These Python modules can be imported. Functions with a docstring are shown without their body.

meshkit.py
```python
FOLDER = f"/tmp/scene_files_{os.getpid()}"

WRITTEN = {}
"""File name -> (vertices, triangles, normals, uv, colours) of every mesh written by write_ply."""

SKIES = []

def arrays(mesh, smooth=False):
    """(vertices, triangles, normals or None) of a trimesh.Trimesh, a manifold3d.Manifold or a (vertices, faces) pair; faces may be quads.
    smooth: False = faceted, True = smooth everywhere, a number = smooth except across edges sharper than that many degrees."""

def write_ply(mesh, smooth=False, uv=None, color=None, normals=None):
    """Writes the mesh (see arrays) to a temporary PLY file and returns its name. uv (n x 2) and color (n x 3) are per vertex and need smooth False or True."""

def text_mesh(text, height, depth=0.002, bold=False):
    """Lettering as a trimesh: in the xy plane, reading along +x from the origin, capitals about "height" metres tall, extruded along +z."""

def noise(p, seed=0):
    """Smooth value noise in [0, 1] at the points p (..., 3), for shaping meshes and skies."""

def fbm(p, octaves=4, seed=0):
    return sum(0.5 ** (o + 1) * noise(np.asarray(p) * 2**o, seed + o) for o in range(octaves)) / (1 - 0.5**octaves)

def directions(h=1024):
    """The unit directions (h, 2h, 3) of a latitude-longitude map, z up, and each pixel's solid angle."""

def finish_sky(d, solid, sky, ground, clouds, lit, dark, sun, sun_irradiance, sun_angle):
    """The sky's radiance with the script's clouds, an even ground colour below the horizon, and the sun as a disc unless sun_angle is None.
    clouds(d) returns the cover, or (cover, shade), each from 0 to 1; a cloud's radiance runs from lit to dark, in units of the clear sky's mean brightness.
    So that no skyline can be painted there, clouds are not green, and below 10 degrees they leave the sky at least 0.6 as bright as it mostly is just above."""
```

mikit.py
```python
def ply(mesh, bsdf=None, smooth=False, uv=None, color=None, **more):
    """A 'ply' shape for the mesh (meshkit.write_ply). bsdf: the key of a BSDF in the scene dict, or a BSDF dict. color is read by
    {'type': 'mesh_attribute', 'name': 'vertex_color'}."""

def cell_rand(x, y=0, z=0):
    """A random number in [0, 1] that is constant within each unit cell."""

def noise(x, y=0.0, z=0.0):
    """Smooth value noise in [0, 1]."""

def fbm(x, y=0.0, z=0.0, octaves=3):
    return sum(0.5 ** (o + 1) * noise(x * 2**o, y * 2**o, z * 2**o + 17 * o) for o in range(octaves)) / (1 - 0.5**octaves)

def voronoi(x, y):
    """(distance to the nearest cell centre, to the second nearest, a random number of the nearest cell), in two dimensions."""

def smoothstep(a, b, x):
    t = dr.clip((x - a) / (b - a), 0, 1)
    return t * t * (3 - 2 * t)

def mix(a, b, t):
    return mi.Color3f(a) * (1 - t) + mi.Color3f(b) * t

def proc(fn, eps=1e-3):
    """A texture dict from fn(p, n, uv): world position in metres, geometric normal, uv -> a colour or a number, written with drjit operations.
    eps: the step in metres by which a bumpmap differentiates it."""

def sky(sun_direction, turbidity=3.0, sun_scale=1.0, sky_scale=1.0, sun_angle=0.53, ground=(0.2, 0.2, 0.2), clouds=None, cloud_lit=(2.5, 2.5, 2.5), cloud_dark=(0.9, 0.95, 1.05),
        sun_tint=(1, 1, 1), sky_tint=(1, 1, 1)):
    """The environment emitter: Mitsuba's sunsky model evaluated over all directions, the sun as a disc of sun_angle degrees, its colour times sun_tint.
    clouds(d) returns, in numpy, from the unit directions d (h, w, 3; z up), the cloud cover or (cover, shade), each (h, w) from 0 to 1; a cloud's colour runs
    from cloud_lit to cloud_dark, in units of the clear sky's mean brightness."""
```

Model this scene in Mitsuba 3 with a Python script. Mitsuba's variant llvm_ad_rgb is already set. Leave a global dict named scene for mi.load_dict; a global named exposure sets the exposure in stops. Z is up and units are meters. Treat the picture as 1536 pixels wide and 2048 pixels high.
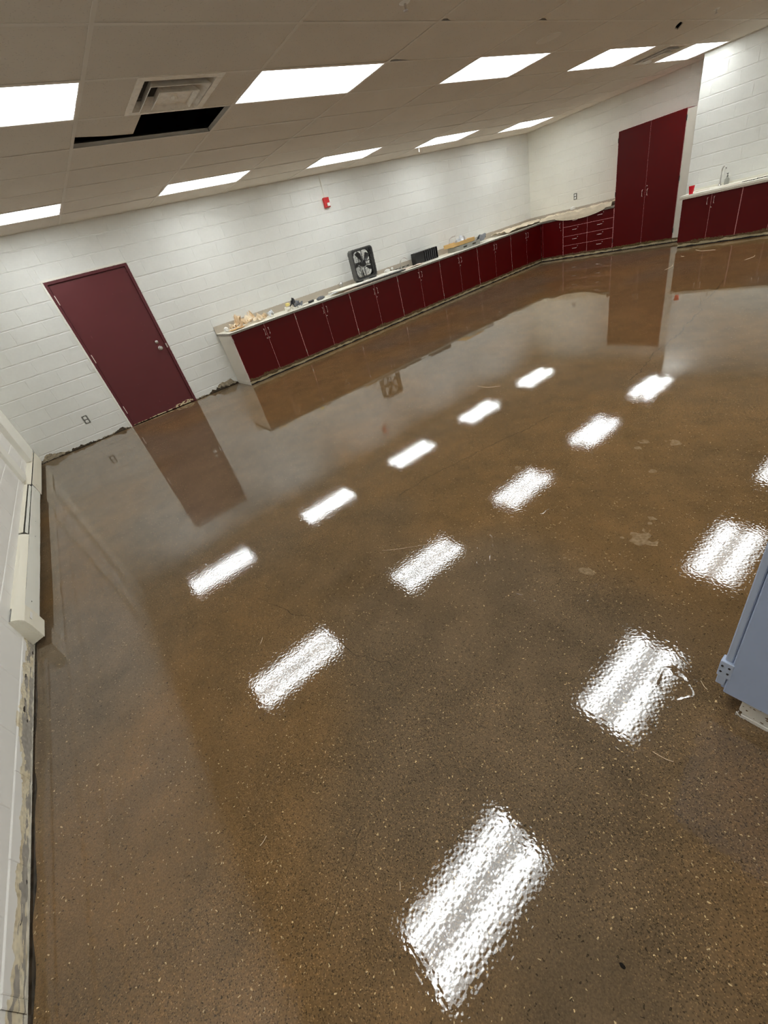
import math
import numpy as np
import trimesh
import drjit as dr
import mitsuba as mi
import mikit
import meshkit
from mikit import proc, noise, fbm, voronoi, cell_rand, smoothstep, mix
from shapely.geometry import Polygon, Point, box as sbox

T = mi.ScalarTransform4f
scene, labels = {}, {}

# ------------------------------------------------------------------ camera, light, exposure
exposure = -0.28
LAMP = 15.0                      # radiance of a fluorescent lens in its mean
CAM = np.array([0.952, -7.9824, 1.5639])
FWD = np.array([0.41759925, 0.72685212, -0.54524936])
UP = np.array([0.50748572, 0.31118508, 0.80350612])
scene['camera'] = {'type': 'perspective', 'fov_axis': 'x', 'fov': 2 * math.degrees(math.atan(768 / 814.53)),
                   'near_clip': 0.05, 'far_clip': 100.0,
                   'to_world': T().look_at(origin=CAM.tolist(), target=(CAM + FWD).tolist(), up=UP.tolist())}

H = 2.741                        # ceiling height
XB = 12.467                      # right wall inside the alcove
XC = 11.80                       # face of the nearer right wall
YC = -3.905                      # its end
XL = -0.07                       # left wall
YR = -11.6                       # wall behind the camera
C0, CH = -0.089, 0.2041          # block courses: foot of the first, height
GX0, GX, GY0, GY = 0.70, 1.2192, -0.637, 0.6096   # ceiling grid
rng = np.random.default_rng(7)

# ------------------------------------------------------------------ materials
def srgb(*c):
    c = np.array(c, float) / 255
    return np.where(c < 0.04045, c / 12.92, ((c + 0.055) / 1.055) ** 2.4).tolist()

def rgb(c):
    return {'type': 'rgb', 'value': list(map(float, c))}

def mat(key, color, rough=0.5, spec=0.5, metal=0.0, bump=None, bump_scale=1.0, eps=1e-3, **kw):
    d = {'type': 'principled', 'base_color': color if isinstance(color, dict) else rgb(color), 'roughness': rough, 'specular': spec, 'metallic': metal, **kw}
    if bump is not None:
        d = {'type': 'bumpmap', 'arbitrary': proc(bump, eps), 'scale': bump_scale, 'bsdf': d}
    scene['finish_' + key] = {'type': 'twosided', 'bsdf': d}
    return key

def V(*c):
    return mi.Color3f(*[float(x) for x in c])

def paint_fn(col, axis, reach):
    """white wall paint, patchy, with the grime and bare patches of the stripped skirting along the floor"""
    a, grime, bare = V(*col), V(*srgb(70, 58, 42)), V(*srgb(150, 138, 118))
    def fn(p, n, uv):
        u = p.x if axis == 'x' else p.y
        tone = 0.94 + 0.10 * fbm(u * 1.7, p.z * 1.7, 3.0) + 0.03 * (noise(u * 60, p.z * 60, 5.0) - 0.5)
        c = a * tone
        hb = reach * (0.25 + 1.5 * smoothstep(0.42, 0.6, noise(u * 2.3, 1.0, 9.0)) * noise(u * 9, 4.0, 2.0)) + 0.03 * (noise(u * 40, p.z * 40, 1.0) - 0.5)
        c = dr.select(p.z < hb, bare * (0.6 + 0.8 * noise(u * 50, p.z * 80, 8.0)), c)
        hg = reach * (0.10 + 0.75 * smoothstep(0.45, 0.62, noise(u * 3.1, 7.0, 1.0)) * noise(u * 23, 0.0, 4.0)) + 0.025 * (noise(u * 55, p.z * 70, 3.0) - 0.5)
        c = dr.select(p.z < hg, grime * (0.35 + 0.9 * noise(u * 80, p.z * 90, 2.0)), c)
        return c
    return fn

WHITE = srgb(222, 222, 217)
mat('paint_back', proc(paint_fn(WHITE, 'x', 0.075)), 0.5, 0.4)
def left_fn(p, n, uv):
    """white paint; along the floor the torn skirting has left tan glue, grey plaster, holes and a white crust"""
    u = p.y
    c = V(*srgb(224, 222, 216)) * (0.94 + 0.10 * fbm(u * 1.7, p.z * 1.7, 3.0))
    j = 0.040 * (fbm(u * 22, p.z * 40, 1.0) - 0.5) + 0.05 * (noise(u * 3.3, 2.0, 1.0) - 0.5)
    tan = mix(srgb(222, 214, 190), srgb(178, 162, 130), fbm(u * 16, p.z * 34, 4.0)) * (0.85 + 0.3 * noise(u * 90, p.z * 120, 3.0))
    c = dr.select(p.z < 0.088 + j, tan, c)
    g = fbm(u * 9, p.z * 60, 6.0, 4)
    c = dr.select((p.z < 0.070 + j) & (p.z > 0.010) & (g > 0.46), V(*srgb(150, 144, 134)) * (0.8 + 0.4 * noise(u * 60, p.z * 90, 2.0)), c)
    c = dr.select((p.z < 0.06 + j) & (noise(u * 16, p.z * 40, 9.0) > 0.86), V(*srgb(52, 46, 38)), c)
    c = dr.select(p.z < 0.010 + 0.014 * noise(u * 20, 0.0, 3.0), V(*srgb(206, 200, 184)) * (0.7 + 0.5 * noise(u * 50, p.z * 90, 7.0)), c)
    return c
mat('paint_left', proc(left_fn), 0.55, 0.4)
mat('paint_alcove', proc(paint_fn(srgb(222, 220, 210), 'y', 0.02)), 0.55, 0.4)
mat('paint_right', proc(paint_fn(srgb(217, 217, 211), 'y', 0.02)), 0.5, 0.4)
mat('paint_plain', srgb(228, 226, 216), 0.5, 0.4)
mat('deck_concrete', srgb(128, 126, 122), 0.9, 0.1)

def tile_fn(p, n, uv):
    base = V(*srgb(206, 199, 188))
    k = cell_rand(dr.floor((p.x - GX0) / GX), dr.floor((p.y - GY0) / GY), 3)
    sp = noise(p.x * 160, p.y * 160, 2.0)
    return base * (0.96 + 0.05 * k + 0.07 * (fbm(p.x * 3, p.y * 3, 1.0) - 0.5)) * dr.select(sp > 0.86, 0.86, 1.0)
mat('ceiling_tile', proc(tile_fn), 0.9, 0.15)
mat('ceiling_tee', srgb(212, 206, 196), 0.6, 0.3)
mat('lamp_frame', srgb(222, 219, 210), 0.5, 0.4)

SPOTS = ((2.915, -7.283, .045), (3.375, -7.093, .04), (3.764, -7.045, .06), (3.697, -6.889, .05), (3.612, -6.906, .035), (2.395, -7.217, .05), (2.42, -7.12, .03), (2.75, -7.31, .10), (3.05, -6.35, .05), (1.176, -6.111, .016))
CRACKS = ((0.93, -7.27, 0.70, -7.41, 0.0010), (8.215, -5.885, 4.736, -6.333, 0.004), (2.35, -5.80, 3.9, -6.10, 0.0025), (7.6, -2.9, 10.6, -3.3, 0.004), (1.4, -6.9, 1.15, -5.9, 0.0012), (3.2, -4.3, 5.6, -3.9, 0.002))
def floor_col(p, n, uv):
    """worn brown stained concrete: ground sand and stone grains, mortar spots, hairline cracks"""
    x, y = p.x, p.y
    w = fbm(x * 0.55, y * 0.55, 1.0, 3)
    w2 = fbm(x * 1.9 + 7, y * 1.9, 2.0, 4)
    w3 = fbm(x * 9, y * 9 + 3, 2.0, 3)
    c = mix(srgb(171, 141, 98), srgb(161, 141, 115), smoothstep(0.38, 0.62, w))
    c = c * (0.70 + 0.26 * w2 + 0.34 * w3)
    worn = smoothstep(0.38, 0.60, fbm(x * 1.1 + 3, y * 1.1 + 5, 4.0, 3))
    d, _, r = voronoi(x * 290 + noise(x * 150, y * 150, 1.0), y * 290 + noise(x * 150, y * 150, 5.0))
    c = dr.select((r < 0.17) & (d < 0.45), c * (1 - 0.46 * (0.3 + 0.7 * worn)), c)
    c = dr.select((r > 0.86) & (d < 0.40), mix(c, srgb(226, 198, 152), 0.16 + 0.44 * worn), c)
    d3, _, r3 = voronoi(x * 150 + 11 + noise(x * 170, y * 170, 2.0), y * 150 + noise(x * 170, y * 170, 8.0))
    c = dr.select((r3 > 0.970) & (d3 < 0.30), V(*srgb(236, 220, 186)), c)
    c = dr.select((r3 < 0.045) & (d3 < 0.30), c * 0.42, c)
    c = c * (0.84 + 0.32 * noise(x * 330, y * 330, 1.0))
    for (sx, sy, sr) in SPOTS:
        q = dr.sqrt(dr.square(x - sx) + dr.square(y - sy)) + sr * 1.1 * (noise(x * 34, y * 34, 6.0) - 0.5)
        c = dr.select(q < sr * 0.5, mix(c, srgb(214, 196, 166), 0.22 + 0.6 * noise(x * 90, y * 90, 2.0)), c)
    for (ax, ay, bx, by, wd) in CRACKS:
        ln = math.hypot(bx - ax, by - ay)
        ux, uy = (bx - ax) / ln, (by - ay) / ln
        s, t = (x - ax) * ux + (y - ay) * uy, (x - ax) * -uy + (y - ay) * ux
        t = t + 0.10 * ln * (fbm(s * 5 / ln, ax, 3.0) - 0.5) + 0.02 * (noise(s * 25, ay, 1.0) - 0.5)
        c = dr.select((s > 0) & (s < ln) & (dr.abs(t) < wd * (0.4 + 1.2 * noise(s * 12, ax, 2.0))), c * 0.5, c)
    # glue and grime where the skirting was torn off
    near = dr.minimum(-y, (x - (-0.07)) * 1.6)
    c = dr.select(near < 0.006 + 0.035 * noise(x * 7, y * 7, 8.0), V(*srgb(78, 60, 42)) * (0.4 + noise(x * 60, y * 60, 3.0)), c)
    return c

RIMS = ((2.055, -7.745, 0.058), (2.13, -7.76, 0.05), (2.45, -7.0, 0.34))   # rims of thicker pools in the coating
def floor_bump(p, n, uv):
    x, y = p.x, p.y
    far = dr.sqrt(dr.square(x - 1.5) + dr.square(y + 7.6)) + 1.6 * (noise(x * 0.9, y * 0.9, 7.0) - 0.5)
    patch = 0.16 + 0.9 * (1 - smoothstep(1.0, 5.6, far))
    h = patch * (0.000110 * noise(x * 135, y * 135, 1.0) + 0.000022 * noise(x * 300, y * 300, 3.0))
    h = h + 0.00013 * noise(x * 11, y * 11, 2.0) + 0.00050 * noise(x * 2.7, y * 2.7, 5.0)
    for rx, ry, rr in RIMS:
        r = dr.sqrt(dr.square(x - rx) + dr.square(y - ry)) + 0.5 * rr * (noise(x * 22, y * 22, 4.0) - 0.5)
        h = h + 0.0004 * dr.exp(-dr.square((r - rr) / 0.007)) * smoothstep(0.25, 0.55, noise(x * 12, y * 12, 9.0))
    return h
scene['floor_coat'] = {'type': 'bumpmap', 'arbitrary': proc(floor_bump, 6e-4), 'scale': 1.0,
                       'bsdf': {'type': 'plastic', 'diffuse_reflectance': proc(floor_col), 'int_ior': 1.75, 'nonlinear': True}}

def door_fn(p, n, uv):
    c = V(*srgb(89, 31, 35)) * (0.95 + 0.1 * fbm(p.x * 3, p.z * 3, 1.0))
    chip = (p.z < 0.018 + 0.055 * noise(p.x * 14, p.z * 30, 3.0) * smoothstep(1.55, 2.3, p.x)) & (noise(p.x * 45, p.z * 60, 1.0) > 0.40)
    c = dr.select(chip, V(*srgb(205, 188, 150)), c)
    nick = (noise(p.x * 30, p.z * 30, 9.0) > 0.985)
    return dr.select(nick, V(*srgb(126, 70, 72)), c)
mat('door_paint', proc(door_fn), 0.42, 0.45)
mat('frame_paint', srgb(84, 28, 34), 0.42, 0.45)

def red_fn(p, n, uv):
    c = V(*srgb(78, 1, 2)) * (0.94 + 0.12 * fbm(p.x * 2 + p.y * 2, p.z * 2, 1.0))
    u = p.x + p.y
    worn = p.z < 0.082 + 0.028 * noise(u * 6, 2.0, 1.0) + 0.035 * (noise(u * 80, p.z * 45, 4.0) - 0.5)
    return dr.select(worn, V(*srgb(92, 76, 44)) * (0.5 + 0.8 * noise(u * 70, p.z * 70, 4.0)), c)
mat('cabinet_red', proc(red_fn), 0.42, 0.2)
mat('cabinet_edge', srgb(186, 128, 128), 0.5, 0.4)
mat('cabinet_side', srgb(198, 192, 180), 0.5, 0.4)
def kick_fn(p, n, uv):
    u = p.x + p.y
    c = V(*srgb(170, 156, 126)) * (0.6 + 0.6 * fbm(u * 8, p.z * 20, 1.0))
    c = dr.select(p.z > 0.052 + 0.03 * (noise(u * 14, p.z * 40, 5.0) - 0.5), V(*srgb(92, 74, 46)) * (0.6 + 0.7 * noise(u * 50, p.z * 70, 6.0)), c)
    return dr.select(p.z < 0.012 + 0.014 * noise(u * 16, 0.0, 2.0), V(*srgb(24, 20, 16)), c)
mat('kick_board', proc(kick_fn), 0.7, 0.3)
mat('countertop', srgb(222, 219, 205), 0.35, 0.5)
mat('splash', srgb(176, 166, 152), 0.4, 0.5)
mat('counter_band', srgb(120, 114, 104), 0.4, 0.5)
mat('chrome', srgb(205, 203, 200), 0.25, 0.5, 1.0)
mat('satin_steel', srgb(190, 182, 176), 0.38, 0.5, 1.0)
mat('pull_metal', srgb(226, 208, 204), 0.35, 0.5, 0.6)
mat('black_plastic', srgb(22, 22, 24), 0.4, 0.5)
mat('fin_metal', srgb(150, 148, 142), 0.5, 0.5)
mat('screw_black_slot_shade', srgb(18, 16, 14), 0.9, 0.1)  # near-black: heater screws, and the shade painted into outlet slots
mat('fan_grey', srgb(74, 74, 72), 0.45, 0.5)
mat('fan_dark', srgb(34, 34, 35), 0.4, 0.5)
mat('white_plastic', srgb(232, 232, 228), 0.35, 0.5)
mat('alarm_red', srgb(176, 28, 30), 0.4, 0.5)
mat('cup_red', srgb(205, 28, 42), 0.35, 0.5)
mat('heater_cream', srgb(224, 219, 202), 0.45, 0.45)
mat('heater_front', srgb(220, 220, 210), 0.42, 0.45)
mat('steel_grey_blue', srgb(160, 174, 202), 0.42, 0.45)
mat('steel_grey_edge', srgb(170, 182, 204), 0.4, 0.5)
def plinth_fn(p, n, uv):
    c = V(*srgb(196, 192, 184)) * (0.75 + 0.45 * fbm(p.y * 9, p.z * 14, 2.0))
    return dr.select(fbm(p.y * 70, p.z * 90, 5.0) > 0.66, V(*srgb(98, 80, 58)), c)
mat('plinth_white', proc(plinth_fn), 0.7, 0.3)
def kraft_fn(p, n, uv):
    return V(*srgb(210, 197, 174)) * (0.86 + 0.28 * fbm(p.x * 9, p.y * 9, p.z * 9))
mat('kraft_paper', proc(kraft_fn), 0.85, 0.2)
mat('tan_paper', srgb(220, 196, 162), 0.8, 0.2)
mat('cream_paper', srgb(238, 224, 200), 0.8, 0.2)
mat('cardboard', srgb(196, 154, 100), 0.85, 0.2)
mat('grey_cloth', srgb(120, 122, 126), 0.8, 0.2)
mat('yellow_sponge', srgb(232, 214, 140), 0.9, 0.1)
mat('clear_plastic', srgb(206, 210, 214), 0.25, 0.6)
mat('board_white', srgb(226, 223, 212), 0.6, 0.4)
mat('board_pale', srgb(214, 196, 180), 0.7, 0.3)
mat('tray_grey', srgb(150, 150, 142), 0.6, 0.4)
mat('tray_tan', srgb(214, 176, 116), 0.6, 0.4)
mat('leaf_dark', srgb(26, 20, 14), 0.8, 0.2)
mat('straw', srgb(214, 190, 160), 0.7, 0.3)

# ------------------------------------------------------------------ mesh helpers
def ply(mesh, m, **k):
    return mikit.ply(mesh, 'finish_' + m, **k)

def cbox(x0, x1, y0, y1, z0, z1, c=0.0):
    """a box with chamfered edges"""
    lo, hi = np.array([x0, y0, z0], float), np.array([x1, y1, z1], float)
    if c <= 0:
        return trimesh.creation.box(bounds=[lo, hi])
    c = min(c, 0.45 * (hi - lo).min())
    pts = []
    for s in np.ndindex(2, 2, 2):
        p = np.where(s, hi, lo)
        d = np.where(s, -c, c)
        for k in range(3):
            q = p + d
            q[k] = p[k]
            pts.append(q)
    return trimesh.convex.convex_hull(np.array(pts))

def join(*ms):
    return trimesh.util.concatenate([m for m in ms])

def lathe(profile, n=24, at=(0, 0, 0), axis=(0, 0, 1)):
    m = trimesh.creation.revolve(np.array(profile, float), sections=n)
    m.apply_transform(trimesh.geometry.align_vectors([0, 0, 1], axis))
    m.apply_translation(at)
    return m

def tube(pts, r, n=10):
    pts = np.array(pts, float)
    return trimesh.creation.sweep_polygon(Point(0, 0).buffer(r, quad_segs=max(2, n // 4)), pts, engine='earcut')

def prism(poly, origin, u, v, depth):
    """a polygon in the plane (u, v) through origin, extruded along u x v"""
    m = trimesh.creation.extrude_polygon(poly, depth, engine='earcut')
    u, v = np.array(u, float), np.array(v, float)
    M = np.eye(4)
    M[:3, 0], M[:3, 1], M[:3, 2], M[:3, 3] = u, v, np.cross(u, v), origin
    m.apply_transform(M)
    return m

def rrect(w, h, r, cx=0.0, cy=0.0):
    return sbox(cx - w / 2 + r, cy - h / 2 + r, cx + w / 2 - r, cy + h / 2 - r).buffer(r, quad_segs=6)

def numbered(name):
    if name not in USED:
        USED[name] = 0
        return name
    USED[name] += 1
    return f'{name}_{USED[name]:03d}'
USED = {}

def put(name, mesh, m, parent=None, smooth=False, label=None, **more):
    """one entry of the scene; returns its key"""
    key = numbered((parent + '__' if parent else '') + name)
    d = dict(mesh) if isinstance(mesh, dict) else ply(mesh, m, smooth=smooth)
    d.update(more)
    scene[key] = d
    if label:
        labels[key] = {'label': label}
    return key

def thing(name, label, cat, group=None):
    key = numbered(name)
    labels[key] = {'label': label, 'category': cat}
    if group:
        labels[key]['group'] = group
    return key

def single(name, mesh, m, label, cat, group=None, smooth=False):
    key = put(name, mesh, m, smooth=smooth)
    labels[key] = {'label': label, 'category': cat}
    if group:
        labels[key]['group'] = group
    return key

def struct(name, mesh, m, label=None, **k):
    key = put(name, mesh, m, **k)
    labels[key] = {'kind': 'structure'}
    if label:
        labels[key]['label'] = label
    return key

# ------------------------------------------------------------------ the room shell
def floor_mesh():
    v = np.array([[-0.4, YR - 0.2, 0], [13, YR - 0.2, 0], [13, 0.2, 0], [-0.4, 0.2, 0]], float)
    return v, np.array([[0, 1, 2], [0, 2, 3]])
fv, ff = floor_mesh()
scene['floor'] = mikit.ply((fv, ff), 'floor_coat', smooth=True, uv=fv[:, :2])
labels['floor'] = {'kind': 'structure', 'label': 'shiny coated brown speckled concrete floor mirroring the lights'}

DX0, DX1, DZ = 1.3775, 2.456, 2.137
back = join(cbox(XL - 0.3, DX0 - 0.03, 0, 0.2, -0.05, 3.7), cbox(DX1 + 0.03, 13, 0, 0.2, -0.05, 3.7), cbox(DX0 - 0.03, DX1 + 0.03, 0, 0.2, DZ + 0.03, 3.7))
struct('wall_back', back, 'paint_back', 'long white painted block wall with the maroon door')
struct('wall_left', cbox(XL - 0.2, XL, YR, 0.0, -0.05, 3.7), 'paint_left', 'white painted block wall at the left above the heater')
struct('wall_alcove', cbox(XB, XB + 0.2, YC - 0.2, 0.0, -0.05, 3.7), 'paint_alcove', 'smooth cream painted block wall behind the drawers and tall cupboard')
struct('wall_right', cbox(XC, XB, YR, YC, -0.05, 3.7), 'paint_right', 'bright white block wall behind the sink counter')
struct('wall_rear', cbox(-0.3, 13, YR - 0.2, YR, -0.05, 3.7), 'paint_plain')

BLOCKS = {}
def block_shape(wall, w, h, m, jh=0.0048, jv=0.0003, proud=0.0045):
    """one painted concrete block: its face, with eased edges down to the joint; local origin at its foot corner on the joint plane"""
    key = (wall, round(w, 3), round(h, 3), m)
    if key not in BLOCKS:
        # rows: foot joint, face, face, head joint; columns: shallow side joint, face, face, side joint
        us, zs = [jv, jv + .003, w - jv - .003, w - jv], [jh, jh + .004, h - jh - .004, h - jh]
        uv = np.array([[u, z] for z in zs for u in us])
        d = np.array([(0 if r in (0, 3) else proud) - (.0019 if c in (0, 3) and r in (1, 2) else 0) for r in range(4) for c in range(4)])
        U = {'back': (1, 0, 0), 'left': (0, 1, 0), 'right': (0, 1, 0)}[wall]
        N = {'back': (0, -1, 0), 'left': (1, 0, 0), 'right': (-1, 0, 0)}[wall]
        v = uv[:, :1] * np.array(U) + uv[:, 1:] * np.array([0, 0, 1]) + d[:, None] * np.array(N)
        f = np.array([t for r in range(3) for c in range(3) for q in [r * 4 + c] for t in ([q, q + 1, q + 5], [q, q + 5, q + 4])])
        m0 = f[8]
        n = np.cross(v[m0[1]] - v[m0[0]], v[m0[2]] - v[m0[0]])
        if n @ np.array(N) < 0:
            f = f[:, ::-1]
        BLOCKS[key] = (v, f, ply((v, f), m))
    return BLOCKS[key]

def lay(parent, wall, plane, u0, u1, ubase, z0, z1, m, holes=(), limit=300, parity=0, proud=0.0045):
    """lays the visible blocks of a wall in running bond; the nearest `limit` are parts of their own"""
    cells = []
    for k in range(int((z0 - C0) / CH), 20):
        a, b = max(C0 + k * CH, 0.0), min(C0 + (k + 1) * CH, H)
        if b - a < 0.03 or a >= z1:
            continue
        s = ubase + (0.2032 if (k + parity) % 2 else 0.0)
        for j in range(-80, 80):
            c, e = s + j * 0.4064, s + (j + 1) * 0.4064
            spans = [(max(c, u0), min(e, u1), a, b)]
            for hu0, hu1, hz0, hz1 in holes:
                nxt = []
                for p, q, r, t in spans:
                    if q <= hu0 or p >= hu1 or t <= hz0 + .002 or r >= hz1 - .002:
                        nxt.append((p, q, r, t))
                        continue
                    if p < hu0: nxt.append((p, hu0, r, t))
                    if q > hu1: nxt.append((hu1, q, r, t))
                    if r < hz0: nxt.append((max(p, hu0), min(q, hu1), r, hz0))
                    if t > hz1: nxt.append((max(p, hu0), min(q, hu1), hz1, t))
                spans = nxt
            cells += [x for x in spans if x[1] - x[0] > 0.02 and x[3] - x[2] > 0.02]
    def size(c):
        ctr = np.array([(c[0] + c[1]) / 2, plane, (c[2] + c[3]) / 2]) if wall == 'back' else np.array([plane, (c[0] + c[1]) / 2, (c[2] + c[3]) / 2])
        return -(c[1] - c[0]) * (c[3] - c[2]) / np.linalg.norm(ctr - CAM) ** 3
    cells.sort(key=size)
    rest = []
    for n, (p, q, r, t) in enumerate(cells):
        v, f, shape = block_shape(wall, q - p, t - r, m, proud=proud)
        o = (p, plane, r) if wall == 'back' else (plane, p, r)
        if n < limit:
            put('block', shape, m, parent, to_world=T().translate(list(o)))
        else:
            rest.append(trimesh.Trimesh(v + np.array(o), f, process=False))
    if rest:
        k = put('block_field', join(*rest), m, parent)
        labels[k] = {'kind': 'stuff', 'label': 'remaining white wall blocks at the far end'}

lay('wall_back', 'back', 0.0, 0.0, XB, 3.095 - 0.4064 * 8, 0.0, H, 'paint_back', holes=[(DX0 - 0.03, DX1 + 0.03, -1, DZ + 0.03), (3.33, XB, -1, 0.86)], limit=299, parity=0)
lay('wall_left', 'left', XL, -6.95, -0.75, -4.07, 0.0, 1.35, 'paint_left', holes=[(-5.03, 0.0, -1, 0.20)])
lay('wall_alcove', 'right', XB, YC, 0.0, -4.07, 0.85, H, 'paint_alcove', holes=[(-3.69, -2.47, -1, 2.05)], proud=0.0025)
lay('wall_right', 'right', XC, -6.4, YC, -4.28, 0.75, H, 'paint_right', parity=0)

# ---- ceiling: dark deck, tiles in a grid of tees, lamps in the grid
struct('ceiling', cbox(-0.3, 13, YR - 0.2, 0.2, 3.55, 3.7), 'deck_concrete', 'low ceiling of sagging white tiles in a metal grid')
NX = 10
LAMP_COLS = [0, 2, 4, 6, 8]
LAMP_ROWS = [1, 6, 11, 16]
xs = [XL] + [GX0 + GX * k for k in range(NX)] + [XB]
ys = [0.0] + [GY0 - GY * k for k in range(18)] + [YR]
ys = [y for y in ys if y >= YR]
def tile_mesh(x0, x1, y0, y1, sag=0.0):
    m = cbox(x0 + 0.006, x1 - 0.006, y0 + 0.006, y1 - 0.006, H + 0.0012, H + 0.016, 0.002)
    return m
far = []
TILE = {}
for i in range(len(xs) - 1):
    for j in range(len(ys) - 1):
        x0, x1, y0, y1 = xs[i], xs[i + 1], ys[j + 1], ys[j]
        if (i - 1) in LAMP_COLS and j in LAMP_ROWS and i > 0:
            continue
        if x0 > XC and y1 < YC - 0.5:
            continue
        if i == 2 and j in (5, 6):       # the cell with the diffuser, and the open one beside it
            continue
        if i == 8 and j == 6:
            continue
        if y1 < -5.6:
            far.append(tile_mesh(x0, x1, y0, y1))
            continue
        if (i, j) in ((4, 7), (4, 8), (5, 8), (7, 7)):    # tiles with a broken corner or a torn hole
            w, d = x1 - x0 - 0.012, y1 - y0 - 0.012
            P = sbox(0, 0, w, d)
            if (i, j) == (7, 7):
                P = P.difference(Polygon([(0.42, 0.03), (0.50, 0.10), (0.66, 0.19), (0.80, 0.21), (0.70, 0.14), (0.55, 0.05)]))
            else:
                w_ = {(4, 7): .24, (4, 8): .12, (5, 8): .14}[(i, j)]
                P = P.difference(Polygon([(-.1, d + .1), (w_, d + .1), (w_, d - .004), (w_ * .5, d - .030), (.06, d - .036), (-.1, d - .03)]))
            m = trimesh.creation.extrude_polygon(P, 0.016, engine='earcut')
            m.apply_translation((x0 + 0.006, y0 + 0.006, H + 0.0012))
            put('tile', m, 'ceiling_tile', 'ceiling')
            continue
        key = (round(x1 - x0, 3), round(y1 - y0, 3))
        if key not in TILE:
            TILE[key] = ply(tile_mesh(0, x1 - x0, 0, y1 - y0), 'ceiling_tile')
        dz = float(rng.uniform(-0.0006, 0.002))
        put('tile', TILE[key], 'ceiling_tile', 'ceiling', to_world=T().translate([x0, y0, dz]).rotate([0, 1, 0], float(rng.uniform(-.05, .05))))
k = put('tile_field', join(*far), 'ceiling_tile', 'ceiling')
labels[k] = {'kind': 'stuff', 'label': 'ceiling tiles above and behind the camera'}
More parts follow.
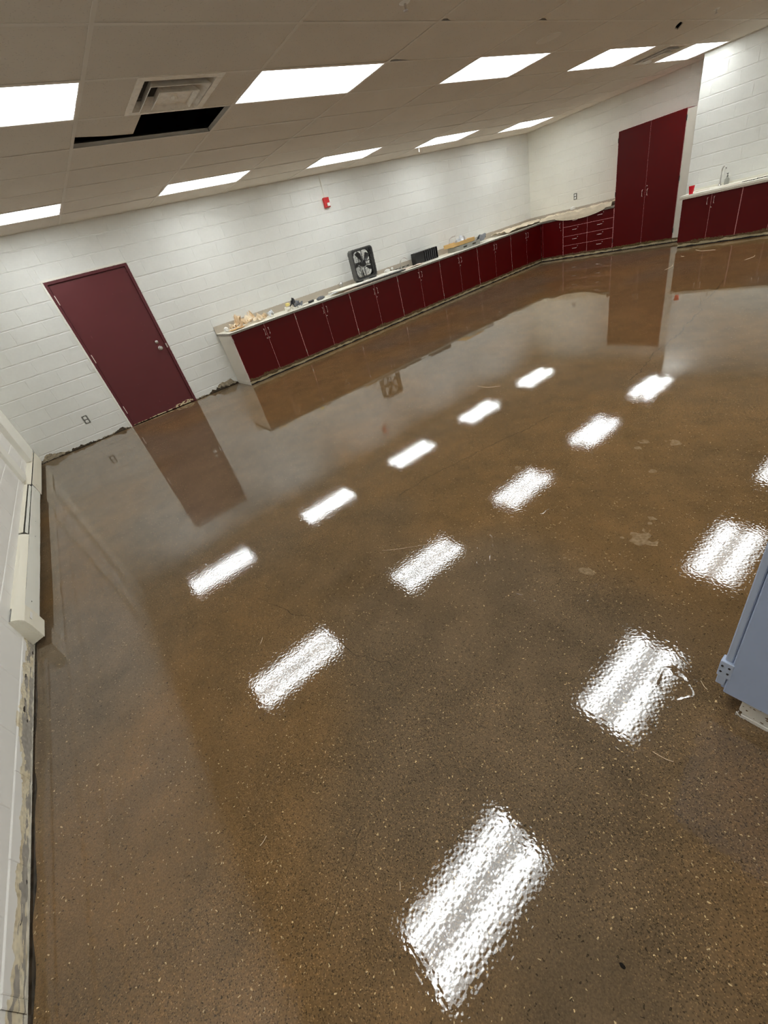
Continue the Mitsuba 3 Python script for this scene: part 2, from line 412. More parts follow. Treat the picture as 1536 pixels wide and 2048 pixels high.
# pieces round the diffusers, and the slipped piece of tile beside the open cell
def cell(i, j):
    return xs[i], xs[i + 1], ys[j + 1], ys[j]
for (i, j, a, b) in ((2, 6, 2.25, 2.862), (8, 6, 9.62, 10.232)):
    x0, x1, y0, y1 = cell(i, j)
    put('tile', tile_mesh(x0, a + .010, y0, y1), 'ceiling_tile', 'ceiling')
    put('tile', tile_mesh(b - .010, x1, y0, y1), 'ceiling_tile', 'ceiling')
x0, x1, y0, y1 = cell(2, 5)
slip = trimesh.creation.extrude_polygon(Polygon([(x0 + .012, y0 + .02), (x0 + .47, y0 + .02), (x0 + .475, y0 + .44), (x0 + .25, y0 + .415), (x0 + .012, y0 + .36)]), 0.016, engine='earcut')
slip.apply_translation((0, 0, H + 0.006))
put('tile', slip, 'ceiling_tile', 'ceiling', label='loose cut piece of tile beside the open black gap')
def tee(x0, x1, y0, y1, along):
    w = 0.012
    if along == 'y':
        return join(cbox(x0 - w, x0 + w, y0, y1, H - 0.0015, H + 0.0015), cbox(x0 - .002, x0 + .002, y0, y1, H + 0.0015, H + 0.035))
    return join(cbox(x0, x1, y0 - w, y0 + w, H - 0.0008, H + 0.0012), cbox(x0, x1, y0 - .002, y0 + .002, H + 0.0012, H + 0.03))
for x in xs[1:-1]:
    put('main_tee', tee(x, x, -5.7, 0.0, 'y'), 'ceiling_tee', 'ceiling')
cross = []
for i in range(len(xs) - 1):
    for j in range(1, len(ys) - 1):
        if ys[j] > -5.6:
            put('cross_tee', tee(xs[i] + .012, xs[i + 1] - .012, ys[j], 0, 'x'), 'ceiling_tee', 'ceiling')
put('wall_angle', join(cbox(XL, XB, -0.022, 0.0, H - 0.0015, H + 0.0015)), 'ceiling_tee', 'ceiling')
put('wall_angle', join(cbox(XB - 0.022, XB, YC, 0.0, H - 0.0015, H + 0.0015)), 'ceiling_tee', 'ceiling')
put('wall_angle', join(cbox(XC - 0.022, XC, YR, YC, H - 0.0015, H + 0.0015)), 'ceiling_tee', 'ceiling')

# ---- fluorescent troffers: two tubes behind a prismatic lens
def lens_fn(p, n, uv):
    v = uv.y
    band = dr.exp(-dr.square((v - 0.27) / 0.115)) + dr.exp(-dr.square((v - 0.73) / 0.115))
    end = smoothstep(0.0, 0.03, uv.x) * (1 - smoothstep(0.97, 1.0, uv.x))
    return V(0.955, 1.0, 1.0) * (LAMP * (0.24 + 1.42 * band) * (0.55 + 0.45 * end))
LENS = proc(lens_fn)
rows = {1: 'in the row beside the back wall', 6: 'in the middle row', 11: 'in the row nearest the camera', 16: 'in the row behind the camera'}
nth = ['first from the left', 'second from the left', 'third from the left', 'fourth from the left', 'fifth from the left']
for j in LAMP_ROWS:
    for n, i in enumerate(LAMP_COLS):
        x0, x1, y0, y1 = cell(i + 1, j)
        t = thing('ceiling_light', f'lit fluorescent ceiling light {rows[j]}, {nth[n]}', 'ceiling light', 'recessed fluorescent ceiling lights')
        fr = sbox(x0 + .004, y0 + .004, x1 - .004, y1 - .004).difference(sbox(x0 + .018, y0 + .018, x1 - .018, y1 - .018))
        m = trimesh.creation.extrude_polygon(fr, 0.012, engine='earcut')
        m.apply_translation((0, 0, H - 0.0005))
        house = cbox(x0 + .01, x1 - .01, y0 + .01, y1 - .01, H + .02, H + .12)
        put('frame', m, 'lamp_frame', t)
        put('housing', house, 'lamp_frame', t)
        a, b, c, d = x0 + .018, x1 - .018, y0 + .018, y1 - .018
        v = np.array([[a, c, H + .003], [a, d, H + .003], [b, d, H + .003], [b, c, H + .003]])
        q = ply((v, np.array([[0, 1, 2], [0, 2, 3]])), 'lamp_frame', smooth=True, uv=np.array([[0, 0], [0, 1], [1, 1], [1, 0]], float))
        q['emitter'] = {'type': 'area', 'radiance': LENS}
        put('lens', q, 'lamp_frame', t, label='glowing ribbed lens with two brighter tubes behind')

# ---- square stepped air diffusers
def diffuser(x0, y0, label):
    t = thing('air_vent', label, 'air vent', None)
    s = 0.612
    def ring(o, i, z0, z1, k):
        """a sloped square ring: outer half-width o at z0, inner i at z1"""
        cx, cy = x0 + s / 2, y0 + s / 2
        P = lambda r, z: [(cx + sx * r, cy + sy * r, z) for sx, sy in ((-1, -1), (1, -1), (1, 1), (-1, 1))]
        v = np.array(P(o, z0) + P(i, z1) + P(o, z0 + k) + P(i, z1 + k))
        f = []
        for a in range(4):
            b = (a + 1) % 4
            f += [[a, b, b + 4], [a, b + 4, a + 4], [a + 8, b + 12, b + 8], [a + 8, a + 12, b + 12], [a, a + 8, b + 8], [a, b + 8, b], [a + 4, b + 4, b + 12], [a + 4, b + 12, a + 12]]
        return trimesh.Trimesh(v, np.array(f), process=False)
    put('flange', join(ring(0.304, 0.255, H - 0.003, H - 0.003, 0.004), ring(0.255, 0.235, H - 0.003, H + 0.06, 0.003)), 'vent_white', t)
    put('cone', ring(0.215, 0.165, H - 0.022, H + 0.045, 0.004), 'vent_white', t)
    put('cone', ring(0.145, 0.10, H - 0.032, H + 0.03, 0.004), 'vent_white', t)
    put('center_plate', join(cbox(x0 + s / 2 - .12, x0 + s / 2 + .12, y0 + s / 2 - .12, y0 + s / 2 + .12, H - .012, H - .007, .002),
                             lathe([(0, -.02), (.022, -.018), (.022, 0), (0, 0)], 16, (x0 + s / 2, y0 + s / 2 , H - .012))), 'vent_white', t)
    put('duct_collar', join(*[cbox(x0 + s / 2 - .24, x0 + s / 2 + .24, y0 + s / 2 + a, y0 + s / 2 + b, H + .05, H + .3) for a, b in ((-.24, -.235), (.235, .24))],
                            *[cbox(x0 + s / 2 + a, x0 + s / 2 + b, y0 + s / 2 - .24, y0 + s / 2 + .24, H + .05, H + .3) for a, b in ((-.24, -.235), (.235, .24))],
                            cbox(x0 + s / 2 - .24, x0 + s / 2 + .24, y0 + s / 2 - .24, y0 + s / 2 + .24, H + .295, H + .3)), 'deck_concrete', t, label='sheet metal duct collar')
def vent_fn(p, n, uv):
    c = V(*srgb(236, 232, 224))
    dust = fbm(p.x * 45, p.y * 45, p.z * 45)
    return c * (1 - 0.10 * smoothstep(0.48, 0.66, dust))
mat('vent_white', proc(vent_fn), 0.5, 0.4)
diffuser(2.25, ys[7], 'dusty square stepped ceiling vent beside the black open gap')
diffuser(9.62, ys[7], 'dark square ceiling vent between the last two lights of the middle row')
# small things on the ceiling
single('cover_plate', lathe([(0, -.006), (.11, -.006), (.118, 0), (0, 0)], 40, (6.23, -4.6, H + .003)), 'ceiling_tee', 'round blank cover plate on a ceiling tile above the third light', 'cover plate')
for x, y, w in ((3.82, -5.13, 'at the top edge left of the round plate'), (8.70, -5.13, 'at the top right corner by the right wall')):
    t = thing('sprinkler_head', f'small white sprinkler head on the ceiling {w}', 'sprinkler')
    put('escutcheon', lathe([(0, -.008), (.025, -.008), (.04, 0), (0, 0)], 24, (x, y, H + .003)), 'white_plastic', t)
    put('nozzle', lathe([(0, -.035), (.014, -.035), (.016, -.03), (.006, -.026), (.008, 0), (0, 0)], 16, (x, y, H - .003)), 'satin_steel', t)
single('hanging_tag', cbox(8.16, 8.178, -.634, -.628, H - .06, H - .0005, .002), 'white_plastic', 'tiny white strip dangling below a ceiling light of the back row', 'tag')

# ------------------------------------------------------------------ door in the back wall
door = 'door_1'
labels[door] = {'kind': 'structure', 'label': 'plain maroon door with a steel knob in the white block wall'}
F = 0.03
put('frame', join(cbox(DX0 - F, DX0 + .012, -.012, .12, 0, DZ + F, .003), cbox(DX1 - .012, DX1 + F, -.012, .12, 0, DZ + F, .003), cbox(DX0 - F, DX1 + F, -.0119, .12, DZ - .012, DZ + F, .003)), 'frame_paint', door)
put('casing', join(cbox(DX0 - F - .022, DX0 - F + .004, -.016, .0, 0, DZ + F + .022, .003), cbox(DX0 - F, DX1 + F, -.0155, .0, DZ + F - .004, DZ + F + .022, .003)), 'paint_plain', door, label='thin white edge strip')
put('panel', cbox(DX0 + .014, DX1 - .014, .012, .055, 0.008, DZ - .014, .002), 'door_paint', door)
for z in (1.93, 1.107, 0.28):
    put('hinge', join(cbox(DX0 + .006, DX0 + .022, -.006, .014, z - .06, z + .06, .002), lathe([(0, -.064), (.008, -.062), (.008, .062), (0, .064)], 12, (DX0 + .014, -.006, z))), 'pull_metal', door)
kn = put('knob', lathe([(0, 0), (.034, 0), (.034, .006), (.014, .010), (.013, .03), (.028, .038), (.032, .052), (.027, .064), (0, .068)], 28, (2.352, .012, .955), (0, -1, 0)), 'chrome', door, smooth=40)
put('deadbolt', lathe([(0, 0), (.026, 0), (.024, .012), (.012, .016), (0, .016)], 24, (2.343, .012, 1.055), (0, -1, 0)), 'chrome', door, smooth=40)
put('strike_plate', cbox(DX1 - .010, DX1 + .012, -.015, -.011, .93, 1.0, .001), 'satin_steel', door)

# ------------------------------------------------------------------ left wall: pier, board and the baseboard heater
pier = struct('trim_1', cbox(XL, 0.0, -.75, -.001, .235, H, .004), 'paint_plain', 'white pier in the corner above the heater')
struct('trim_2', cbox(XL, -.03, -1.87, -1.58, .262, H, .003), 'paint_plain', 'vertical white board ending just above the heater')
ht = thing('baseboard_heater', 'long dented cream baseboard heater along the left wall', 'heater')
def arc_profile(zf):
    a = [(XL, .232), (-.055, .231), (-.038, .225), (-.020, .213), (-.006, .197)]
    return a
def loft(profile, y0, y1, n, dent=0.0, seed=0):
    """sweeps an open (x, z) profile along y with dents; closed by thickness"""
    P = np.array(profile, float)
    tang = np.gradient(P, axis=0)
    nrm = np.stack([tang[:, 1], -tang[:, 0]], 1)
    nrm /= np.linalg.norm(nrm, axis=1, keepdims=True)
    Q = P - 0.0015 * nrm
    ring = np.vstack([P, Q[::-1]])
    yy = np.linspace(y0, y1, n)
    v = []
    for y in yy:
        k = meshkit.fbm(np.c_[ring * 6, np.full(len(ring), y * 3.0)], 3, seed) - 0.5
        v.append(np.c_[ring[:, 0] + dent * k, np.full(len(ring), y), ring[:, 1] + dent * .5 * k])
    v = np.vstack(v)
    r = len(ring)
    f = [t for a in range(n - 1) for b in range(r) for t in ([a * r + b, a * r + (b + 1) % r, (a + 1) * r + (b + 1) % r], [a * r + b, (a + 1) * r + (b + 1) % r, (a + 1) * r + b])]
    f += [[0, b, b + 1] for b in range(1, r - 1)] + [[(n - 1) * r, (n - 1) * r + b + 1, (n - 1) * r + b] for b in range(1, r - 1)]
    m = trimesh.Trimesh(v, np.array(f), process=False)
    trimesh.repair.fix_normals(m)
    return m
put('top_cover', loft(arc_profile(0), -4.86, -3.53, 24, .003, 1), 'heater_cream', ht, smooth=30)
put('top_cover', loft([(XL, .232), (-.05, .231), (-.036, .224)], -3.49, -1.87, 24, .003, 2), 'heater_cream', ht, smooth=30)
put('top_cover', loft([(XL, .232), (-.05, .231), (-.03, .222), (-.012, .204)], -1.86, -.01, 24, .002, 3), 'heater_cream', ht, smooth=30)
put('front_panel', loft([(-.007, .1945), (.000, .150), (.002, .110), (.001, .072)], -4.83, -1.87, 60, .012, 4), 'heater_front', ht, smooth=30)
put('front_panel', loft([(-.004, .200), (.000, .150), (.001, .100), (.000, .046)], -1.84, -.005, 30, .004, 5), 'heater_cream', ht, smooth=30)
put('damper', loft([(-.030, .214), (-.020, .190)], -3.47, -1.88, 20, .002, 6), 'heater_front', ht)
capP = Polygon([(XL, .022), (.004, .037), (.003, .12), (-.006, .194), (-.020, .213), (-.038, .225), (-.055, .231), (XL, .233)])
put('end_cap', join(prism(capP, (0, -5.03, 0), (1, 0, 0), (0, 0, 1), -.004), loft([(-.055, .233), (-.038, .227), (-.020, .215), (-.004, .197), (.003, .15), (.0045, .10), (.006, .034)], -5.03, -4.83, 6, .001, 7)), 'heater_cream', ht, smooth=25)
put('rating_label', cbox(.0055, .0065, -4.96, -4.88, .145, .165), 'white_plastic', ht)
put('fin_core', join(cbox(-.055, -.012, -4.8, -.05, .075, .15), cbox(XL, XL + .004, -5.0, -.01, .0, .2)), 'fin_metal', ht, label='metal fins behind the gap under the panel')
for y, z in ((-3.05, .14), (-3.45, .135), (-4.72, .15), (-2.0, .15), (-1.7, .14)):
    put('screw', lathe([(0, 0), (.004, 0), (.003, .002), (0, .003)], 10, (.003, y, z), (1, 0, 0)), 'screw_black_slot_shade', ht)

# ------------------------------------------------------------------ power outlets, alarm
def outlet(o, u, nrm, label):
    t = thing('power_outlet', label, 'power outlet')
    o, u, nrm = (np.array(a, float) for a in (o, u, nrm))
    z = np.array([0, 0, 1.0])
    def slab(w, h, d0, d1, cz, r=.006):
        m = trimesh.creation.extrude_polygon(rrect(w, h, r), d1 - d0, engine='earcut')
        M = np.eye(4)
        M[:3, 0], M[:3, 1], M[:3, 2], M[:3, 3] = u, z, nrm, o + z * cz + nrm * d0
        m.apply_transform(M)
        if np.linalg.det(M[:3, :3]) < 0: m.invert()
        return m
    put('cover_plate', slab(.08, .125, .004, .010, 0), 'plate_grey', t)
    for c in (-.028, .028):
        r = put('receptacle', slab(.042, .038, .009, .013, c, .012), 'white_plastic', t)
        put('slot_shade', join(slab(.004, .012, .0125, .0136, c, .0015)), 'screw_black_slot_shade', r)  # solid dark slab, coloured as the shade inside an open slot
    put('screw', slab(.007, .007, .009, .0115, 0, .003), 'satin_steel', t)
mat('plate_grey', srgb(104, 104, 98), 0.4, 0.5)
outlet((.832, 0, .358), (1, 0, 0), (0, -1, 0), 'grey metal power outlet low on the wall left of the door')
outlet((XB, -1.262, 1.217), (0, -1, 0), (-1, 0, 0), 'grey power outlet on the cream wall above the drawers')

al = thing('fire_alarm', 'small red fire alarm with white strobe high on the block wall', 'fire alarm')
put('housing', cbox(6.17, 6.29, -.055, -.004, 2.237, 2.39, .006), 'alarm_red', al)
put('strobe', cbox(6.215, 6.275, -.078, -.054, 2.25, 2.305, .008), 'white_plastic', al, label='white strobe lens')
put('horn_grille', join(*[cbox(6.19, 6.255, -.0585, -.054, 2.325 + k * .012, 2.331 + k * .012, .001) for k in range(4)]), 'alarm_red', al)
put('conduit', tube([(6.225, -.016, 2.385), (6.225, -.016, H)], .008), 'paint_plain', al, label='thin white conduit up to the ceiling')

# ------------------------------------------------------------------ cabinets
AX0, YF = 3.33, -.651
def pull(parent, a, b, out, r=.0045, m='pull_metal'):
    a, b, out = (np.array(v, float) for v in (a, b, out))
    put('handle', tube([a, a + out * .75, a + out + (b - a) * .08, b + out - (b - a) * .08, b + out * .75, b], r, 8), m, parent, smooth=40)
def lock(parent, o, axis):
    put('lock', lathe([(0, 0), (.010, 0), (.010, .008), (.006, .010), (0, .010)], 14, o, axis), m='satin_steel', parent=parent)

CT = .868   # top of the carcasses
ordw = ['first', 'second', 'third', 'fourth', 'fifth', 'sixth', 'seventh']
W = 0.6156
for k in range(7):
    x0 = AX0 + 2 * W * k
    t = thing('base_cabinet', f'dark red two-door base cabinet under the long counter, {ordw[k]} from the maroon door' if k else 'dark red two-door cabinet with grey end panel at the open end of the long counter', 'cabinet', 'base cabinets along the back wall')
    put('body', join(cbox(x0 + .001, x0 + 2 * W - .001, YF + .005, -.01, .085, CT - .0215), cbox(x0 + .001, x0 + 2 * W - .001, YF + .03, -.01, CT - .03, CT - .001)), 'cabinet_edge', t)
    if k == 0:
        put('end_panel', cbox(AX0 - .012, AX0 + .001, YF + .0, -.012, .07, CT - .001, .002), 'cabinet_side', t, label='pale grey end panel')
        put('end_kick', cbox(AX0 - .016, AX0, YF + .01, -.012, 0, .072, .003), 'cabinet_side', t)
    put('kick_board', cbox(x0 + .002, x0 + 2 * W - .002, YF + .012, YF + .035, 0, .085, .002), 'kick_board', t)
    for s in (0, 1):
        a, b = x0 + s * W, x0 + (s + 1) * W
        g0, g1 = (.008, .0045) if s == 0 else (.0045, .008)
        d = put('door', cbox(a + g0, b - g1, YF, YF + .019, .088, CT - .024, .0015), 'cabinet_red', t)
        hx = x0 + W + (-.042 if s == 0 else .042)
        pull(d, (hx, YF, .672), (hx, YF, .772), (0, -.028, 0))
        if s == 1 or k == 0:
            lock(d, (x0 + W + (.016 if s else -.03), YF, .618), (0, -1, 0))
        hx = a + g0 * .5 if s == 0 else b - g1 * .5
        for z in (.18, .76):
            put('hinge', cbox(hx - .004, hx + .004, YF - .004, YF + .018, z - .03, z + .03, .001), 'satin_steel', d)

# right run: corner door, drawers
XF = 11.95
t = thing('base_cabinet', 'dark red single-door base cabinet in the corner left of the drawers', 'cabinet')
put('body', cbox(XF + .005, XB - .012, -1.252, -.66, .085, CT - .0235), 'cabinet_edge', t)
put('filler', cbox(XF - .001, XF + .03, -.695, -.655, .085, CT - .024), 'cabinet_red', t)
put('kick_board', cbox(XF + .012, XF + .035, -1.25, -.64, 0, .085, .002), 'kick_board', t)
d = put('door', cbox(XF, XF + .019, -1.246, -.70, .088, CT - .024, .0015), 'cabinet_red', t)
pull(d, (XF, -1.18, .68), (XF, -1.18, .78), (-.028, 0, 0))
lock(d, (XF, -1.20, .62), (-1, 0, 0))
t = thing('drawer_cabinet', 'dark red cabinet of eight drawers left of the tall cupboard', 'drawers')
put('body', cbox(XF + .005, XB - .012, -2.468, -1.253, .085, CT - .0235), 'cabinet_edge', t)
put('kick_board', cbox(XF + .012, XF + .035, -2.466, -1.254, 0, .085, .002), 'kick_board', t)
for c, (a, b) in enumerate(((-1.855, -1.262), (-2.458, -1.865))):
    for z0, z1 in ((.675, CT - .024), (.480, .665), (.286, .470), (.090, .276)):
        d = put('drawer', cbox(XF, XF + .019, a, b, z0, z1, .0015), 'cabinet_red', t)
        zc, yc = z0 + .62 * (z1 - z0), (a + b) / 2
        pull(d, (XF, yc + .05, zc), (XF, yc - .05, zc), (-.028, 0, 0), .006)
        lock(d, (XF, yc - .075, zc + .035), (-1, 0, 0))

# tall cupboard with its filler
t = thing('tall_cupboard', 'tall dark red two-door cupboard standing to the right of the drawers', 'cupboard')
put('body', cbox(XF + .006, XB - .012, -3.69, -2.472, .075, 2.12), 'cabinet_edge', t)
put('kick_board', cbox(XF + .012, XF + .04, -3.69, -2.472, 0, .075, .002), 'kick_board', t)
for s, (a, b) in enumerate(((-3.078, -2.476), (-3.688, -3.084))):
    d = put('door', cbox(XF, XF + .02, a, b, .062, 2.118, .002), 'cabinet_red', t)
    hy = -3.035 if s == 0 else -3.133
    pull(d, (XF, hy, .935), (XF, hy, 1.042), (-.03, 0, 0), .006)
    hy = b + .003 if s == 0 else a - .003
    for z in (.22, 1.08, 1.98):
        put('hinge', cbox(XF - .004, XF + .018, hy - .005, hy + .005, z - .04, z + .04, .001), 'fan_dark', d)
    if s: lock(d, (XF, -3.112, 1.095), (-1, 0, 0))
put('filler_panel', cbox(XF + .015, XF + .035, -3.903, -3.692, .08, 2.10, .002), 'cabinet_side', t, label='white filler board at the right')
put('filler_kick', cbox(XF + .02, XF + .035, -3.903, -3.692, 0, .08), 'kick_board', t)

# sink run against the right wall
XS, CS = 11.2, .782
for k in range(2):
    y1 = -4.10 - k * .89
    t = thing('base_cabinet', ['dark red two-door base cabinet under the sink beside the tall cupboard', 'dark red base cabinet at the right edge under the sink counter'][k], 'cabinet')
    put('body', cbox(XS + .006, XC - .012, y1 - .889, y1 - .001, .085, CS - .008), 'cabinet_edge' if k == 0 else 'cabinet_edge', t)
    if k == 0: put('end_panel', cbox(XS + .001, XC - .012, y1 - .001, y1 + .012, .085, CS - .008, .002), 'cabinet_red', t)
    put('kick_board', cbox(XS + .012, XS + .035, y1 - .889, y1, 0, .085, .002), 'kick_board', t)
    for s in (0, 1):
        a, b = y1 - .445 * (s + 1), y1 - .445 * s
        d = put('door', cbox(XS, XS + .019, a + (.012 if s else .004), b - (.004 if s else .003), .088, CS - .01, .0015), 'cabinet_red', t)
        hy = y1 - .445 + (.05 if s == 0 else -.05)
        pull(d, (XS, hy, .63), (XS, hy, .73), (-.028, 0, 0), .005)
        if s: lock(d, (XS, y1 - .46, .575), (-1, 0, 0))

# worktops
t = thing('countertop', 'long white laminate worktop over the dark red cabinets, with a grey upstand', 'countertop')
YT = YF - .022
put('top', join(cbox(AX0 - .03, XB - .012, YT, -.012, CT, CT + .012, .002), cbox(XF - .022, XB - .012, -2.47, YT, CT, CT + .012, .002)), 'countertop', t)
put('edge_band', join(cbox(AX0 - .033, XF - .02, YT - .003, YT + .02, CT - .022, CT + .008, .002), cbox(AX0 - .033, AX0 - .012, YT, -.012, CT - .022, CT + .008, .002), cbox(XF - .025, XF - .005, -2.469, YT, CT - .022, CT + .008, .002)), 'counter_band', t, label='grey-brown front edge')
put('upstand', join(cbox(AX0 - .03, XB - .012, -.026, -.010, CT + .012, .995, .002), cbox(XB - .026, XB - .008, -2.47, -.02, CT + .012, .995, .002)), 'splash', t, label='grey-beige upstand along the wall')
t = thing('countertop', 'short pale worktop with the tap, along the right wall', 'countertop')
put('top', cbox(XS - .03, XC - .010, -5.9, -4.05, CS + .002, .835, .003), 'countertop', t)
put('edge_band', cbox(XS - .034, XS - .01, -5.9, -4.05, CS - .006, CS + .026, .002), 'splash', t)
put('upstand', cbox(XC - .026, XC - .010, -5.9, -4.05, .835, .862, .002), 'countertop', t)
k = CT + .012

# ------------------------------------------------------------------ things on the long counter
def wad(center, size, seed, rough=.5, sub=3, sharp=2.2):
    """crumpled stuff: a ball with creased ridges, flattened underneath"""
    m = trimesh.creation.icosphere(subdivisions=sub)
    v = m.vertices
    n = 1 - np.abs(2 * meshkit.fbm(v * sharp + seed * 3.7, 3, seed) - 1)
    n2 = meshkit.fbm(v * sharp * 2.3 + seed, 2, seed + 5)
    r = 1 - rough + rough * (1.1 * n ** 2 + .5 * n2)
    v = v * r[:, None]
    v[:, 2] = np.maximum(v[:, 2], -.55)
    v[:, 2] -= v[:, 2].min()
    v = v * np.array(size) / np.array([1, 1, 1.5])
    a = seed * 1.3
    R = np.array([[math.cos(a), -math.sin(a), 0], [math.sin(a), math.cos(a), 0], [0, 0, 1]])
    v = v @ R.T + np.array(center)
    return trimesh.Trimesh(v, m.faces, process=False)

def sheet(x0, x1, y0, y1, fz, nx, ny, curl=None):
    """a creased sheet over (x, y), height fz(X, Y)"""
    X, Y = np.meshgrid(np.linspace(x0, x1, nx), np.linspace(y0, y1, ny), indexing='ij')
    Z = fz(X, Y)
    if curl is not None:
        X, Y, Z = curl(X, Y, Z)
    v = np.stack([X, Y, Z], -1).reshape(-1, 3)
    i = np.arange(nx * ny).reshape(nx, ny)
    a, b, c, d = i[:-1, :-1].ravel(), i[1:, :-1].ravel(), i[1:, 1:].ravel(), i[:-1, 1:].ravel()
    f = np.vstack([np.c_[a, b, c], np.c_[a, c, d]])
    w = v - np.array([0, 0, .0012])
    n = len(v)
    rim = np.concatenate([i[:, 0], i[-1, 1:], i[-2::-1, -1], i[0, -2:0:-1]])
    r2 = np.roll(rim, -1)
    f = np.vstack([f, f[:, ::-1] + n, np.c_[rim, rim + n, r2], np.c_[r2, rim + n, r2 + n]])
    return trimesh.Trimesh(np.vstack([v, w]), f, process=False)

def crease(X, Y, s, seed, amp):
    p = np.stack([X * s, Y * s, np.zeros_like(X) + seed], -1)
    return amp * (1 - np.abs(2 * meshkit.fbm(p, 3, seed) - 1)) ** 2

ZT = CT + .0125
def crumple(center, size, seed, yaw=0.0, wild=1.0, n=22):
    """a piece of paper crushed into folds"""
    U, Wd = np.meshgrid(np.linspace(-1, 1, n), np.linspace(-1, 1, n), indexing='ij')
    p = np.stack([U, Wd, np.zeros_like(U)], -1).reshape(-1, 3)
    q = p * 1.15 + seed * 5.3
    d = np.stack([meshkit.fbm(q * 1.25 + o, 2, seed + 9 * k) for k, o in enumerate((0, 31.7, 77.1))], -1) - .5
    d[:, 2] = np.abs(d[:, 2]) * 1.6 + .35 * (1 - (p[:, 0] ** 2 + p[:, 1] ** 2) / 2)
    v = p * [.62, .62, 0] + wild * d * [1.7, 1.7, 1.5]
    lo, hi = v.min(0), v.max(0)
    v = (v - (lo + hi) / 2) / (hi - lo) * 2
    v[:, 2] = (v[:, 2] + 1) / 2
    v = v * np.array(size)
    c, s_ = math.cos(yaw), math.sin(yaw)
    v[:, :2] = v[:, :2] @ np.array([[c, s_], [-s_, c]])
    v = v + np.array(center)
    i = np.arange(n * n).reshape(n, n)
    a_, b_, c_, d_ = i[:-1, :-1].ravel(), i[1:, :-1].ravel(), i[1:, 1:].ravel(), i[:-1, 1:].ravel()
    f = np.vstack([np.c_[a_, b_, c_], np.c_[a_, c_, d_]])
    m = len(v)
    return trimesh.Trimesh(np.vstack([v, v - [0, 0, .001]]), np.vstack([f, f[:, ::-1] + m]), process=False)
heap = (('pale crumpled paper at the left of the tan paper heap, leaning on the cup', 3.55, -.33, 0, .085, .10, .10, 'cream_paper'),
        ('tall crumpled tan paper rising highest in the left half of the heap', 3.69, -.22, 0, .075, .09, .21, 'tan_paper'),
        ('tan paper crushed at the front left of the heap, above the cardboard scrap', 3.70, -.42, 0, .075, .08, .13, 'tan_paper'),
        ('folded pale paper in the middle of the tan heap', 3.83, -.32, 0, .065, .10, .17, 'cream_paper'),
        ('tan paper standing behind in the right half of the heap', 3.98, -.17, 0, .065, .07, .19, 'tan_paper'),
        ('long pale folded paper lying at the front right of the heap', 4.00, -.40, 0, .09, .09, .12, 'cream_paper'),
        ('last tan paper at the right of the heap, touching the clear plastic', 4.12, -.26, 0, .06, .09, .12, 'tan_paper'))
for n, (lab, x, y, z, sx, sy, sz, m) in enumerate(heap):
    single('crumpled_paper', crumple((x, y, ZT + z + .001), (sx, sy, sz), n + 2, n * .7), m, lab, 'paper', 'crumpled tan papers on the counter')
single('cardboard_scrap', sheet(3.40, 3.66, -.56, -.40, lambda X, Y: ZT + .004 + crease(X, Y, 5, 3, .02), 14, 10), 'cardboard', 'flat brown cardboard scrap in front of the crumpled tan papers', 'cardboard')
t = thing('paper_cup', 'small white cup lying at the corner of the counter beside the papers', 'cup')
put('wall', lathe([(.026, -.05), (.036, .05), (.039, .05), (.039, .053), (.034, .053), (.024, -.048), (0, -.048), (0, -.05)], 24, (3.40, -.34, ZT + .0395), (.25, .95, 0.0)), 'white_plastic', t, smooth=40)
single('plastic_wrap', crumple((4.25, -.40, ZT + .001), (.06, .08, .12), 21), 'clear_plastic', 'crumpled clear plastic at the right end of the paper heap', 'plastic wrap')
t = thing('work_glove', 'grey crumpled work glove with dark cuff beside the yellow sponge', 'glove')
put('palm', crumple((4.79, -.42, ZT + .001), (.09, .10, .12), 31), 'grey_cloth', t)
put('cuff', crumple((4.77, -.30, ZT + .03), (.05, .05, .15), 32), 'fan_dark', t)
single('rag', crumple((4.58, -.45, ZT + .001), (.09, .09, .075), 33), 'board_white', 'pale crumpled rag left of the grey glove', 'rag')
single('sponge', cbox(4.55, 4.63, -.47, -.42, ZT + .077, ZT + .127, .012), 'yellow_sponge', 'pale yellow sponge lying on the rag', 'sponge')
t = thing('trowel', 'small trowel with black grip lying flat on the counter', 'trowel')
put('blade', cbox(4.90, 5.03, -.48, -.40, ZT, ZT + .008, .002), 'satin_steel', t)
put('grip', tube([(5.02, -.44, ZT + .022), (5.13, -.43, ZT + .026)], .02, 12), 'black_plastic', t)
single('rag', wad((5.27, -.44, ZT), (.06, .05, .05), 41, .5), 'grey_cloth', 'tiny grey wad right of the trowel', 'rag')
single('rag', wad((5.40, -.30, ZT), (.07, .05, .04), 42, .5), 'grey_cloth', 'flat grey rag between the tiny wad and the plastic sheet', 'rag')
single('plastic_sheet', sheet(5.46, 5.61, -.60, -.42, lambda X, Y: ZT + .004 + crease(X, Y, 14, 11, .045), 26, 16), 'clear_plastic', 'crumpled pale plastic sheet just left of the stacked boards', 'plastic sheet')

